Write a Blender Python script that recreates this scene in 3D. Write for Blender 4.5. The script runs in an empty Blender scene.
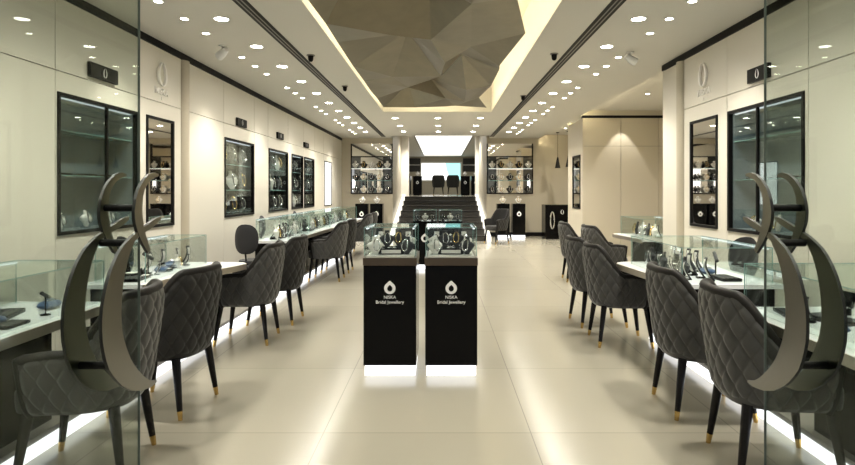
import bpy, bmesh, math, random
from mathutils import Vector, Matrix
random.seed(7)
sc = bpy.context.scene
COL = sc.collection
PI = math.pi
CZ = 3.04          # ceiling height
XL, XR = -3.08, 2.90   # faces of the two long walls
YB = 17.7          # back wall

# ------------------------------------------------------------------ materials
def mat(name, col, rough=.5, metal=0., emit=None, estr=0., bump=None, var=None, coat=0., sheen=0., spec=None):
    m = bpy.data.materials.new(name); m.use_nodes = True
    nt = m.node_tree; b = nt.nodes['Principled BSDF']
    b.inputs['Base Color'].default_value = (*col, 1); b.inputs['Roughness'].default_value = rough
    b.inputs['Metallic'].default_value = metal
    if coat: b.inputs['Coat Weight'].default_value = coat; b.inputs['Coat Roughness'].default_value = .05
    if sheen: b.inputs['Sheen Weight'].default_value = sheen
    if spec is not None: b.inputs['Specular IOR Level'].default_value = spec
    if emit: b.inputs['Emission Color'].default_value = (*emit, 1); b.inputs['Emission Strength'].default_value = estr
    tc = nt.nodes.new('ShaderNodeTexCoord')
    if var:   # (scale, amount)
        n = nt.nodes.new('ShaderNodeTexNoise'); n.inputs['Scale'].default_value = var[0]; n.inputs['Detail'].default_value = 5
        nt.links.new(tc.outputs['Object'], n.inputs['Vector'])
        r = nt.nodes.new('ShaderNodeMix'); r.data_type = 'RGBA'
        r.inputs[6].default_value = (*[c*(1-var[1]) for c in col], 1); r.inputs[7].default_value = (*[min(1, c*(1+var[1])) for c in col], 1)
        nt.links.new(n.outputs['Fac'], r.inputs[0]); nt.links.new(r.outputs[2], b.inputs['Base Color'])
    if bump:  # (scale, strength)
        n = nt.nodes.new('ShaderNodeTexNoise'); n.inputs['Scale'].default_value = bump[0]; n.inputs['Detail'].default_value = 6
        nt.links.new(tc.outputs['Object'], n.inputs['Vector'])
        bp = nt.nodes.new('ShaderNodeBump'); bp.inputs['Strength'].default_value = bump[1]; bp.inputs['Distance'].default_value = .01
        nt.links.new(n.outputs['Fac'], bp.inputs['Height']); nt.links.new(bp.outputs['Normal'], b.inputs['Normal'])
    return m

def emis(name, col, s):
    m = bpy.data.materials.new(name); m.use_nodes = True; nt = m.node_tree; nt.nodes.clear()
    o = nt.nodes.new('ShaderNodeOutputMaterial'); e = nt.nodes.new('ShaderNodeEmission')
    e.inputs[0].default_value = (*col, 1); e.inputs[1].default_value = s; nt.links.new(e.outputs[0], o.inputs[0]); return m

def glassmat(name, tint, refl=1.0):
    """thin architectural pane: fresnel mirror over tinted transmission"""
    m = bpy.data.materials.new(name); m.use_nodes = True; nt = m.node_tree; nt.nodes.clear()
    o = nt.nodes.new('ShaderNodeOutputMaterial'); mx = nt.nodes.new('ShaderNodeMixShader')
    t = nt.nodes.new('ShaderNodeBsdfTransparent'); t.inputs[0].default_value = (*tint, 1)
    g = nt.nodes.new('ShaderNodeBsdfGlossy'); g.inputs['Roughness'].default_value = .0; g.inputs[0].default_value = (.92, 1, .97, 1)
    f = nt.nodes.new('ShaderNodeFresnel'); f.inputs[0].default_value = 1.5
    mu = nt.nodes.new('ShaderNodeMath'); mu.operation = 'MULTIPLY'; mu.inputs[1].default_value = refl
    nt.links.new(f.outputs[0], mu.inputs[0]); nt.links.new(mu.outputs[0], mx.inputs[0])
    nt.links.new(t.outputs[0], mx.inputs[1]); nt.links.new(g.outputs[0], mx.inputs[2]); nt.links.new(mx.outputs[0], o.inputs[0])
    return m

def floor_mat():
    m = mat('cream_polished_tile', (.5, .45, .37), .25)
    nt = m.node_tree; b = nt.nodes['Principled BSDF']
    tc = nt.nodes.new('ShaderNodeTexCoord')
    br = nt.nodes.new('ShaderNodeTexBrick'); br.offset = 0; br.squash = 1
    br.inputs['Scale'].default_value = 1; br.inputs['Brick Width'].default_value = 1.2; br.inputs['Row Height'].default_value = 1.2
    br.inputs['Mortar Size'].default_value = .0035; br.inputs['Mortar Smooth'].default_value = .3
    br.inputs['Color1'].default_value = (.385, .36, .29, 1); br.inputs['Color2'].default_value = (.365, .34, .275, 1)
    br.inputs['Mortar'].default_value = (.25, .23, .19, 1)
    mp = nt.nodes.new('ShaderNodeMapping'); mp.inputs['Location'].default_value = (.68, .3, 0)
    nt.links.new(tc.outputs['Object'], mp.inputs[0]); nt.links.new(mp.outputs[0], br.inputs[0])
    n = nt.nodes.new('ShaderNodeTexNoise'); n.inputs['Scale'].default_value = 1.6; n.inputs['Detail'].default_value = 8
    nt.links.new(tc.outputs['Object'], n.inputs[0])
    mx = nt.nodes.new('ShaderNodeMix'); mx.data_type = 'RGBA'; mx.blend_type = 'MULTIPLY'; mx.inputs[0].default_value = .10
    cr = nt.nodes.new('ShaderNodeValToRGB'); cr.color_ramp.elements[0].position = .3; cr.color_ramp.elements[0].color = (.8, .78, .74, 1)
    cr.color_ramp.elements[1].position = .7
    nt.links.new(n.outputs[0], cr.inputs[0]); nt.links.new(br.outputs[0], mx.inputs[6]); nt.links.new(cr.outputs[0], mx.inputs[7])
    nt.links.new(mx.outputs[2], b.inputs['Base Color'])
    mr = nt.nodes.new('ShaderNodeMapRange'); mr.inputs[3].default_value = .15; mr.inputs[4].default_value = .20
    nt.links.new(n.outputs[0], mr.inputs[0]); nt.links.new(mr.outputs[0], b.inputs['Roughness'])
    return m

M = dict(
    panel=mat('cream_lacquer_panel', (.62, .59, .515), .32, bump=(3, .02)),
    baypanel=mat('taupe_lacquer_panel', (.50, .455, .37), .35),
    ceil=mat('ceiling_paint', (.60, .58, .53), .6, bump=(20, .02)),
    beige=mat('beige_wall_panel', (.43, .385, .30), .45, bump=(5, .02)),
    column=mat('pale_column', (.8, .77, .70), .4),
    floor=floor_mat(),
    blackband=mat('black_trim', (.006, .0055, .0055), .5, spec=.12),
    gap=mat('dark_joint', (.09, .08, .065), .7),
    slat=mat('slot_aluminium', (.22, .21, .19), .45, .3),
    bronze_leaf=mat('bronze_facet_leaf', (.17, .148, .10), .36, .55, bump=(9, .12), var=(5, .22)),
    black=mat('black_gloss', (.002, .002, .0022), .14, spec=.12),
    blackmatte=mat('black_velvet', (.006, .006, .008), .75, sheen=.15),
    darkint=mat('dark_case_lining', (.02, .019, .018), .5),
    blueint=mat('smoky_blue_case_lining', (.19, .23, .25), .3, var=(1.5, .3)),
    bluevelvet=mat('blue_velvet', (.03, .07, .16), .8, sheen=.3),
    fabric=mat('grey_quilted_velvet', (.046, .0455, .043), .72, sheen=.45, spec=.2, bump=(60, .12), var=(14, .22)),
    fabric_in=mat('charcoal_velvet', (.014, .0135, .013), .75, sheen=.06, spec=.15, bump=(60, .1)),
    fabric_dark=mat('dark_grey_quilted_velvet', (.020, .0195, .0185), .72, sheen=.2, spec=.2, bump=(60, .12), var=(14, .22)),
    piping=mat('dark_leather_rim', (.012, .011, .010), .5, spec=.2, bump=(70, .1)),
    legwood=mat('black_lacquered_wood', (.005, .0045, .0045), .25, spec=.2),
    brass=mat('brass_tip', (.62, .42, .15), .25, 1.),
    champagne=mat('brushed_champagne_metal', (.24, .225, .18), .32, 1., bump=(30, .05)),
    plateedge=mat('dark_plate_edge', (.03, .03, .03), .4, .6),
    bronze=mat('dark_bronze_frame', (.10, .075, .055), .3, .8),
    tabletop=mat('white_counter_top', (.72, .74, .76), .22, var=(4, .06)),
    tableedge=mat('taupe_metal_edge', (.42, .38, .31), .3, .5),
    steel=mat('polished_steel', (.75, .75, .75), .12, 1.),
    gold=mat('gold_jewellery', (.9, .66, .28), .15, 1.),
    silver=mat('white_gold_jewellery', (.92, .92, .95), .08, 1.),
    whitelac=mat('white_satin', (.78, .76, .72), .4),
    white=mat('white_lettering', (.85, .85, .85), .4),
    creamlac=mat('white_raised_letter', (.88, .86, .82), .2),
    glass=glassmat('showcase_glass', (.965, .985, .978), .38),
    doorglass=glassmat('greenish_door_glass', (.80, .83, .805), .06),
    caseglass=glassmat('wall_case_glass', (.93, .95, .95), .22), glassedge=mat('green_glass_edge', (.20, .34, .32), .2),
    dooredge=mat('grey_door_edge', (.13, .15, .145), .3),
    mirror=mat('mirror_silver', (.80, .78, .74), .02, 1.),
    smoke=mat('smoked_mirror', (.13, .135, .14), .04, 1.),
    lamp=emis('downlight_glow', (1, .93, .80), 34),
    lampsmall=emis('spot_glow', (1, .93, .80), 40),
    cove=emis('cove_led', (1, .86, .55), 45),
    plinth=emis('plinth_led', (.97, .98, 1), 1.7),
    caseled=emis('case_led', (.90, .96, 1), 1.2),
    nicheglow=emis('added_wall_case_glow', (.90, .96, 1), .8),
    shelfled=emis('shelf_led', (1, .95, .85), 1.3),
    stringer=emis('lit_stringer', (1, .95, .82), 1.35),
    lightbox=emis('lightbox_white', (1, .98, .93), 2.4),
    screen_w=emis('screen_white', (1, 1, .97), 1.9),
    screen_t=emis('screen_teal', (.42, .88, .86), 1.15),
    lumceil=emis('luminous_ceiling', (1, .97, .88), 1.25),
    tread=mat('black_granite_tread', (.02, .018, .016), .2),
    riser=mat('dark_riser', (.05, .045, .038), .35),
    camwhite=mat('white_plastic', (.7, .7, .68), .4),
)

# ------------------------------------------------------------------ mesh builder
class MB:
    def __init__(s): s.v = []; s.f = []; s.mi = []
    def add(s, vs, fs, mi=0):
        o = len(s.v); s.v += [tuple(v) for v in vs]; s.f += [tuple(i+o for i in f) for f in fs]; s.mi += [mi]*len(fs)
    def box(s, x0, x1, y0, y1, z0, z1, mi=0):
        if x0 > x1: x0, x1 = x1, x0
        vs = [(x, y, z) for z in (z0, z1) for y in (y0, y1) for x in (x0, x1)]
        s.add(vs, [(0, 2, 3, 1), (4, 5, 7, 6), (0, 1, 5, 4), (2, 6, 7, 3), (0, 4, 6, 2), (1, 3, 7, 5)], mi); return s
    def prism(s, pts, axis, a, b, mi=0):
        """pts 2-D polygon extruded along axis from a to b. axis x: pts=(y,z); y: (x,z); z: (x,y)"""
        def P(p, t): return {'x': (t, p[0], p[1]), 'y': (p[0], t, p[1]), 'z': (p[0], p[1], t)}[axis]
        n = len(pts); vs = [P(p, a) for p in pts] + [P(p, b) for p in pts]
        fs = [tuple(range(n)), tuple(range(2*n-1, n-1, -1))] + [(i, i+n, (i+1) % n+n, (i+1) % n) for i in range(n)]
        s.add(vs, fs, mi); return s
    def lathe(s, prof, n=24, c=(0, 0, 0), sx=1, sy=1, mi=0, caps=True):
        vs = []; fs = []; m = len(prof)
        for i in range(n):
            a = 2*PI*i/n
            for r, z in prof: vs.append((c[0]+r*sx*math.cos(a), c[1]+r*sy*math.sin(a), c[2]+z))
        for i in range(n):
            j = (i+1) % n
            for k in range(m-1): fs.append((i*m+k, j*m+k, j*m+k+1, i*m+k+1))
        if caps: fs.append(tuple(i*m for i in range(n))[::-1]); fs.append(tuple(i*m+m-1 for i in range(n)))
        s.add(vs, fs, mi); return s
    def tube(s, pts, r, n=10, closed=False, mi=0):
        pts = [Vector(p) for p in pts]; N = len(pts); rs = r if isinstance(r, (list, tuple)) else [r]*N
        vs = []; fs = []; up = Vector((0, 0, 1)); prev = None
        for i, p in enumerate(pts):
            a = pts[(i-1) % N] if (closed or i > 0) else p; b = pts[(i+1) % N] if (closed or i < N-1) else p
            t = (b-a).normalized()
            if prev is None:
                u = t.cross(up) if abs(t.z) < .95 else t.cross(Vector((1, 0, 0)))
            else: u = prev - t*prev.dot(t)
            u.normalize(); prev = u; w = t.cross(u)
            for k in range(n):
                q = 2*PI*k/n; vs.append(p + (u*math.cos(q)+w*math.sin(q))*rs[i])
        M_ = N if closed else N-1
        for i in range(M_):
            j = (i+1) % N
            for k in range(n): fs.append((i*n+k, i*n+(k+1) % n, j*n+(k+1) % n, j*n+k))
        if not closed: fs.append(tuple(range(n))[::-1]); fs.append(tuple((N-1)*n+k for k in range(n)))
        s.add(vs, fs, mi); return s
    def build(s, name, mats, parent=None, smooth=False, bevel=0, loc=None):
        me = bpy.data.meshes.new(name); me.from_pydata(s.v, [], s.f); me.update()
        bm = bmesh.new(); bm.from_mesh(me); bmesh.ops.recalc_face_normals(bm, faces=bm.faces[:])
        bm.to_mesh(me); bm.free()
        for m in (mats if isinstance(mats, (list, tuple)) else [mats]): me.materials.append(m)
        for p, i in zip(me.polygons, s.mi): p.material_index = i; p.use_smooth = smooth
        o = bpy.data.objects.new(name, me); COL.objects.link(o)
        if parent: o.parent = parent
        if loc: o.location = loc
        if bevel:
            b = o.modifiers.new('bevel', 'BEVEL'); b.width = bevel; b.segments = 2; b.limit_method = 'ANGLE'; b.angle_limit = math.radians(40)
        if smooth:
            try: me.set_sharp_from_angle(angle=math.radians(42))
            except Exception: pass
        return o

def tag(o, label=None, cat=None, group=None, kind=None):
    if label: o['label'] = label
    if cat: o['category'] = cat
    if group: o['group'] = group
    if kind: o['kind'] = kind
    return o
def thing(name, label, cat, loc=(0, 0, 0), rz=0, group=None):
    o = bpy.data.objects.new(name, None); COL.objects.link(o); o.empty_display_size = .1
    o.location = loc; o.rotation_euler = (0, 0, rz); return tag(o, label, cat, group)
def struct(name, mb, m, **k): return tag(mb.build(name, m, **k), kind='structure')
def B(*a): return MB().box(*a)
KIDS = {}
def kids(o): return [c for c in bpy.data.objects if c.parent == o]
def dup(root, loc, rz, label=None, group=None, scale=None, cat=None):
    def cp(o, par):
        c = o.copy(); COL.objects.link(c)
        if par is not None: c.parent = par
        if o.name not in KIDS: KIDS[o.name] = kids(o)
        for k in KIDS[o.name]: cp(k, c)
        return c
    r = cp(root, None); r.location = loc; r.rotation_euler = (0, 0, rz)
    if scale: r.scale = (scale,)*3 if not isinstance(scale, tuple) else scale
    for key, v in (('label', label), ('group', group), ('category', cat)):
        if v: r[key] = v
        elif key == 'group' and key in r: del r[key]
    return r
class Proto:
    """first placement uses the prototype itself, later ones are copies of it and its parts"""
    def __init__(s, o): s.o = o; s.used = False
    def put(s, loc, rz, label, group=None, scale=None):
        if not s.used:
            s.used = True; r = s.o; r.location = loc; r.rotation_euler = (0, 0, rz); r['label'] = label
            if group: r['group'] = group
            if scale: r.scale = (scale,)*3
            return r
        sc_ = scale or 1
        return dup(s.o, loc, rz, label, group, sc_)

# ------------------------------------------------------------------ writing and emblem
def text_mesh(name, body, size, m, parent, loc, rot, ext=.002, align='CENTER'):
    cu = bpy.data.curves.new(name, 'FONT'); cu.body = body; cu.size = size; cu.extrude = ext; cu.align_x = align; cu.align_y = 'CENTER'
    t = bpy.data.objects.new(name+'_source', cu); COL.objects.link(t)
    dg = bpy.context.evaluated_depsgraph_get(); dg.update()
    me = bpy.data.meshes.new_from_object(t.evaluated_get(dg)); me.name = name
    bpy.data.objects.remove(t); bpy.data.curves.remove(cu)
    me.materials.clear(); me.materials.append(m)
    o = bpy.data.objects.new(name, me); COL.objects.link(o); o.parent = parent; o.location = loc; o.rotation_euler = rot
    return o
def drop_mb(h, d):
    """closed drop-shaped ring with a pointed top"""
    mb = MB(); N = 40; V = []; F = []
    for z in (0, d):
        for k, (rx, ry, tip) in enumerate(((.44, .44, .14), (.20, .22, .06))):
            for i in range(N):
                a = PI/2+2*PI*i/N; c = max(0, math.cos(a-PI/2))**8
                V.append((rx*h*math.cos(a)*(1-.25*c), (ry+tip*c)*h*math.sin(a)-.06*h-(.02*h if k else 0), z))
    for i in range(N):
        j = (i+1) % N
        F += [(i, j, N+j, N+i), (2*N+i, 3*N+i, 3*N+j, 2*N+j), (i, 2*N+i, 2*N+j, j), (N+i, N+j, 3*N+j, 3*N+i)]
    mb.add(V, F); return mb
def emblem_mb(h, d, asp=.60, fat=1.0):
    """open drop-shaped ring with two crossing tips, height h, in the local XY plane, thickness d"""
    mb = MB(); w = h*asp
    for s in (-1, 1):
        out = []; inn = []
        for i in range(25):
            t = i/24; a = -PI/2 + t*(PI*.93)
            x = math.cos(a)*w/2; y = math.sin(a)*h*.40 - h*.08
            if t > .8: y += (t-.8)*h*.55
            th = fat*h*(.035 + .06*math.sin(PI*min(1, t*1.05)))
            out.append((s*x, y)); inn.append((s*(x-th*math.cos(a)*1.1), y-th*math.sin(a)*.8 if t < .8 else y-th*.4))
        pts = out + inn[::-1]
        n = len(out)
        vs = [(p[0], p[1], z) for z in (0, d) for p in pts]; N = len(pts); fs = []
        for i in range(n-1):
            a_, b_, c_, d_ = i, i+1, N-2-i, N-1-i
            fs += [(a_, b_, c_, d_), (a_+N, d_+N, c_+N, b_+N)]
        fs += [(i, i+N, (i+1) % N+N, (i+1) % N) for i in range(N)]
        mb.add(vs, fs)
    return mb

# ================================================================== THE SHELL
mb = MB(); mb.box(-3.6, 5.3, -3.5, 21.6, -.12, 0)
struct('floor', mb, M['floor'])

# coffer opening in the ceiling
CX0, CX1, CY0, CY1 = -1.20, 1.04, 2.2, 11.8
mb = MB()
mb.box(-3.45, CX0, -3.5, 16.8, CZ, CZ+.12); mb.box(CX1, 3.05, -3.5, 16.8, CZ, CZ+.12)
mb.box(CX0, CX1, -3.5, CY0, CZ, CZ+.12); mb.box(CX0, CX1, CY1, 16.8, CZ, CZ+.12)
mb.box(-3.45, -1.5, 16.8, 18, CZ, CZ+.12); mb.box(1.5, 3.05, 16.8, 18, CZ, CZ+.12)
# the coffer's own walls and lid
for a in ((CX0-.05, CX0, CY0, CY1), (CX1, CX1+.05, CY0, CY1), (CX0-.05, CX1+.05, CY0-.05, CY0), (CX0-.05, CX1+.05, CY1, CY1+.05)):
    mb.box(a[0], a[1], a[2], a[3], CZ+.12, 3.62)
mb.box(CX0-.05, CX1+.05, CY0-.05, CY1+.05, 3.62, 3.66)
# raised ceiling over the side bay and its step
mb.box(3.05, 5.3, 7.4, 18, CZ+.1, CZ+.22)
struct('ceiling', mb, M['ceil'])

# faceted bronze sculpture in the coffer
def facets():
    rnd = random.Random(11)
    xs = [-1.165, -.62, -.08, .45, .88]; ny = 10
    rows = []
    for j in range(ny):
        y = 2.35 + (11.55-2.35)*j/(ny-1); r = []
        for i, x in enumerate(xs):
            edge = i in (0, 4) or j in (0, ny-1)
            jx = 0 if i in (0, 4) else rnd.uniform(-.2, .2); jy = 0 if j in (0, ny-1) else rnd.uniform(-.38, .38)
            z = rnd.uniform(3.05, 3.10) if i == 0 else rnd.uniform(3.08, 3.18) if edge else rnd.choice([rnd.uniform(3.05, 3.14), rnd.uniform(3.32, 3.46)])
            if i == 4: jx = rnd.uniform(-.20, .08)
            r.append((x+jx, y+jy, z))
        rows.append(r)
    mb = MB(); V = [p for r in rows for p in r]; F = []
    for j in range(ny-1):
        for i in range(4):
            a, b, c, d = j*5+i, j*5+i+1, (j+1)*5+i+1, (j+1)*5+i
            if rnd.random() < .5: F += [(a, b, c), (a, c, d)]
            else: F += [(a, b, d), (b, c, d)]
    mb.add(V, F)
    return mb
o = facets().build('faceted_ceiling_sculpture', M['bronze_leaf'])
s_ = o.modifiers.new('solid', 'SOLIDIFY'); s_.thickness = .012; s_.offset = 1
tag(o, 'large bronze faceted relief of folded triangles filling the recessed ceiling', 'ceiling relief')
# LED strips high on the coffer walls
cl = thing('cove_light', 'warm strip light running round the recess above the bronze ceiling relief', 'cove light')
B(-1.07, -1.05, CY0+.25, CY1-.4, 3.30, 3.315).build('light_strip', M['cove'], cl)
B(.70, .72, CY0+.25, CY1-.4, 3.34, 3.355).build('light_strip', M['cove'], cl)
B(-.95, .65, 11.3, 11.32, 3.36, 3.375).build('light_strip', M['cove'], cl)
bc = thing('cove_light', 'warm strip light along the raised ceiling edge over the side bay', 'cove light')
B(3.052, 3.068, 7.5, 17.6, 3.09, 3.10).build('light_strip', M['cove'], bc)

# slot diffusers
for X0, X1, side in ((-1.79, -1.67, 'left'), (1.47, 1.59, 'right')):
    t = thing('ceiling_slot_vent', 'long black slot air diffuser in the %s half of the ceiling' % side, 'air vent')
    B(X0, X1, -.5, 17.2, CZ-.006, CZ-.0005).build('channel', M['blackband'], t)
    for k in range(2):
        x = X0 + .04*(k+1); B(x-.006, x+.006, -.5, 17.2, CZ-.009, CZ-.0065).build('divider', M['slat'], t)

# ---------------- side walls built of lacquer panels with open joints
NICHES_L = [(4.57, 5.78, 1.04, 2.20, 'blue'), (5.95, 6.56, 1.01, 2.20, 'mirror'), (8.10, 9.37, 1.02, 2.17, 'dark'),
            (10.18, 11.45, 1.02, 2.17, 'dark'), (11.74, 12.70, 1.02, 2.17, 'dark'), (12.82, 13.82, 1.02, 2.17, 'dark'), (15.05, 16.0, 1.0, 2.2, 'light')]
COLS_L = [(-3.5, -1.2, None), (-1.2, 1.0, None), (1.0, 3.2, None), (3.2, 4.55, None), (4.55, 5.80, 0), (5.80, 6.75, 1), (6.95, 8.08, None), (8.08, 9.40, 2),
          (9.40, 10.15, None), (10.15, 11.48, 3), (11.48, 12.76, 4), (12.76, 13.90, 5), (13.90, 14.95, None), (14.95, 16.3, 6), (16.3, 17.68, None)]
NICHES_R = [(4.54, 5.75, 1.0, 2.20, 'blue'), (5.97, 6.62, 1.0, 2.20, 'mirror')]
COLS_R = [(-3.5, -1.2, None), (-1.2, 1.0, None), (1.0, 3.2, None), (3.2, 4.5, None), (4.5, 5.78, 0), (5.78, 6.80, 1)]
def panel_wall(name, face, sgn, cols, niches):
    """face: x of the visible face; sgn: +1 wall body extends to +x"""
    mb = MB(); g = .004; t = face + sgn*.03
    for (a, b, ni) in cols:
        mb.box(face, t, a+g, b-g, 2.37+g, 2.96)
        if ni is None: mb.box(face, t, a+g, b-g, 0, 2.37-g)
        else:
            y0, y1, z0, z1, k = niches[ni]
            mb.box(face, t, a+g, b-g, 0, z0); mb.box(face, t, a+g, b-g, z1, 2.37-g)
            mb.box(face, t, a+g, y0, z0, z1); mb.box(face, t, y1, b-g, z0, z1)
            # backing round the niche box
    ys = cols[0][0]; ye = cols[-1][1]
    mb.box(face+sgn*.34, face+sgn*.40, ys, ye, 0, CZ, 1)
    # dark backing directly behind the panels except at niches
    cur = ys
    for ni in niches:
        mb.box(t, t+sgn*.005, cur, ni[0], 0, CZ, 1); mb.box(t, t+sgn*.005, ni[0], ni[1], 0, ni[2], 1); mb.box(t, t+sgn*.005, ni[0], ni[1], ni[3], CZ, 1)
        cur = ni[1]
    mb.box(t, t+sgn*.005, cur, ye, 0, CZ, 1)
    return mb
struct('wall_left', panel_wall('l', XL, -1, COLS_L, NICHES_L), [M['panel'], M['gap']], bevel=0)
mb = panel_wall('r', XR, 1, COLS_R, NICHES_R)
mb.box(XR+.0, XR+.45, 7.40, 7.45, 0, CZ); mb.box(XR-.0, XR+.40, 6.98, 7.40, 0, 2.96)
struct('wall_right', mb, [M['panel'], M['gap']])
# rounded pilasters in the joint
for n_, x, sg, y0, y1 in (('trim_1', XL, 1, 6.76, 6.94), ('trim_2', XR, -1, 6.81, 6.97)):
    yc = (y0+y1)/2; r = (y1-y0)/2
    pts = [(x-sg*.06+sg*.11*math.sin(a)**.7 if math.sin(a) > 0 else x-sg*.06, yc-r*math.cos(a)) for a in [PI*i/16 for i in range(17)]]
    struct(n_, MB().prism(pts, 'z', 0, 2.96), M['beige'], smooth=True)
struct('trim_3', B(XL-.03, XL+.012, -3.5, YB, 2.965, CZ-.001), M['blackband'])
struct('trim_4', B(XR-.012, XR+.40, -3.5, 7.46, 2.965, CZ-.001), M['blackband'])
# side bay (right): far panelled wall, block side, outer wall
mb = MB(); g = .004
for a, b in ((3.06, 3.88), (3.88, 4.70), (4.70, 5.25)):
    mb.box(a+g, b-g, 12.3, 12.33, 0, 2.37-g); mb.box(a+g, b-g, 12.3, 12.33, 2.37+g, 2.974); mb.box(a, b, 12.3, 12.33, 3.031, CZ+.1)
mb.box(3.09, 5.25, 12.33, 12.36, 0, CZ, 1); mb.box(3.06, 3.09, 12.335, 12.5, 0, 2.96); mb.box(3.06, 3.09, 13.25, 13.7, 0, 2.96)
mb.box(3.06, 3.09, 12.5, 13.25, 0, 1.0); mb.box(3.06, 3.09, 12.5, 13.25, 2.2, 2.96); mb.box(3.40, 3.45, 12.36, 13.7, 0, CZ, 1)
mb.box(3.06, 5.25, 13.7, 13.73, 0, CZ)
struct('wall_bay', mb, [M['baypanel'], M['gap']])
struct('trim_5', B(3.05, 5.2, 12.285, 12.4, 2.975, 3.03), M['blackband'])
struct('wall_outer', B(5.2, 5.3, 7.4, 18, 0, CZ+.1), M['beige'])
struct('wall_return', B(XR+.45, 5.2, 7.35, 7.42, 0, CZ+.1), M['beige'])

# back wall with mirrors; stair corridor in the middle
mb = MB()
mb.box(-3.45, -2.80, YB, YB+.1, 0, CZ); mb.box(-2.80, -1.50, YB, YB+.1, 0, 1.31); mb.box(-2.80, -1.50, YB, YB+.1, 2.87, CZ)
mb.box(2.86, 5.25, YB, YB+.1, 0, CZ+.1); mb.box(1.42, 2.86, YB, YB+.1, 0, 1.31); mb.box(1.42, 2.86, YB, YB+.1, 2.87, CZ)
struct('wall_back', mb, M['beige'])
struct('baseboard_back', B(1.5, 5.2, YB-.012, YB-.001, 0, .12), M['blackband'])
# corridor side walls, upper room
struct('wall_corridor_left', B(-1.60, -1.50, YB+.1, 21.5, 0, 3.45), M['beige'])
struct('wall_corridor_right', B(1.42, 1.52, YB+.1, 21.5, 0, 3.45), M['beige'])
struct('wall_upper_left', B(-2.1, -2.0, 21.5, 34, 1.2, 3.45), M['panel'])
struct('wall_upper_right', B(2.12, 2.22, 21.5, 34, 1.2, 3.45), M['panel'])
struct('wall_upper_back', B(-2.1, 2.22, 34, 34.1, 1.2, 3.45), M['beige'])
struct('floor_upper', B(-2.1, 2.22, 21.5, 34, 1.05, 1.2), M['floor'])
struct('ceiling_upper', MB().box(-2.1, 2.22, 16.92, 34.1, 3.45, 3.5).box(-1.5, 1.5, 16.8, 16.92, CZ, 3.5), M['ceil'])
struct('column_left', B(-1.62, -1.22, 21.45, 21.85, 1.2, 3.45), M['column'])
struct('column_right', B(1.30, 1.74, 21.45, 21.85, 1.2, 3.45), M['column'])
t = thing('luminous_ceiling_panel', 'bright white luminous panel in the ceiling above the upper floor', 'ceiling light', (.1, 26, 3.44))
B(-1.05, 1.05, -6.5, 6.5, -.012, 0).build('diffuser', M['lumceil'], t)
MB().box(-1.1, -1.05, -6.55, 6.55, -.03, 0).box(1.05, 1.1, -6.55, 6.55, -.03, 0).box(-1.05, 1.05, -6.55, -6.5, -.03, 0).build('frame', M['slat'], t)

# stairs
t = thing('staircase', 'wide flight of black steps with pale lit sides rising to the upper floor', 'stairs', (-.03, 15.9, 0))
n = 8
for i in range(n):
    y0 = i*.7; z1 = 1.2*(i+1)/n
    B(-1.30, 1.30, y0, 5.6, 0 if i == 0 else z1-.15, z1-.03).build('riser', M['riser'], t)
    B(-1.30, 1.30, y0-.03, y0+.72 if i < n-1 else 5.6, z1-.03, z1).build('tread', M['tread'], t)
for sx in (-1, 1):
    a, b = (-1.42, -1.31) if sx < 0 else (1.31, 1.42)
    MB().prism([(-.15, 0), (.0, 0), (5.6, 1.15), (5.6, 1.28), (-.15, .12)], 'x', a, b).build('stringer', M['stringer'], t)

# ================================================================== MIRRORS, NICHES
def wall_niche(xf, sg, y0, y1, z0, z1, kind, label, cat='showcase', group=None):
    """xf face of the wall; sg: direction into the wall"""
    t = thing('recessed_showcase' if kind != 'mirror' else 'wall_mirror', label, cat, (xf, (y0+y1)/2, z0), 0, group)
    h = z1-z0; w = (y1-y0)/2; f = .028
    fm = M['blackband']
    X = lambda v: v*sg
    mb = MB()
    def bx(a, b, *r): mb.box(min(a, b), max(a, b), *r)
    for (ya, yb, za, zb) in ((-w, w, 0, f), (-w, w, h-f, h), (-w, -w+f, f, h-f), (w-f, w, f, h-f)):
        bx(X(-.014), X(.03), ya, yb, za, zb)
    mb.build('frame', fm, t)
    def part(name, m, a, b, ya, yb, za, zb, **k):
        return MB().box(min(a, b), max(a, b), ya, yb, za, zb).build(name, m, t, **k)
    if kind == 'mirror':
        part('mirror_pane', M['mirror'], X(.002), X(.01), -w+f, w-f, f, h-f)
    elif kind == 'light':
        part('light_panel', M['lightbox'], X(.004), X(.012), -w+f, w-f, f, h-f)
    else:
        part('back_panel', M['blueint'] if kind == 'blue' else M['darkint'], X(.27), X(.28), -w+f, w-f, f, h-f)
        mb = MB()
        for (ya, yb, za, zb) in ((-w+f, w-f, f-.01, f), (-w+f, w-f, h-f, h-f+.01), (-w+f-.01, -w+f, f, h-f), (w-f, w-f+.01, f, h-f)):
            mb.box(min(X(.03), X(.28)), max(X(.03), X(.28)), ya, yb, za, zb)
        mb.build('lining', M['darkint'] if kind == 'dark' else M['blueint'], t)
        for q in ((1/3, 2/3) if kind == 'dark' else (.42, .74)):
            part('glass_shelf', M['glassedge'], X(.04), X(.26), -w+f, w-f, h*q, h*q+.008)
        part('light_strip', M['nicheglow'], X(.04), X(.055), -w+f+.02, w-f-.02, h-f-.012, h-f-.002)  # added dim glow; no lamp strip is visible in these cases
        part('glass_door', M['caseglass'], X(.006), X(.012), -w+f, w-f, f, h-f)
        if kind == 'blue': part('door_stile', fm, X(-.004), X(.02), .08, .10, f, h-f)
    return t

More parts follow.
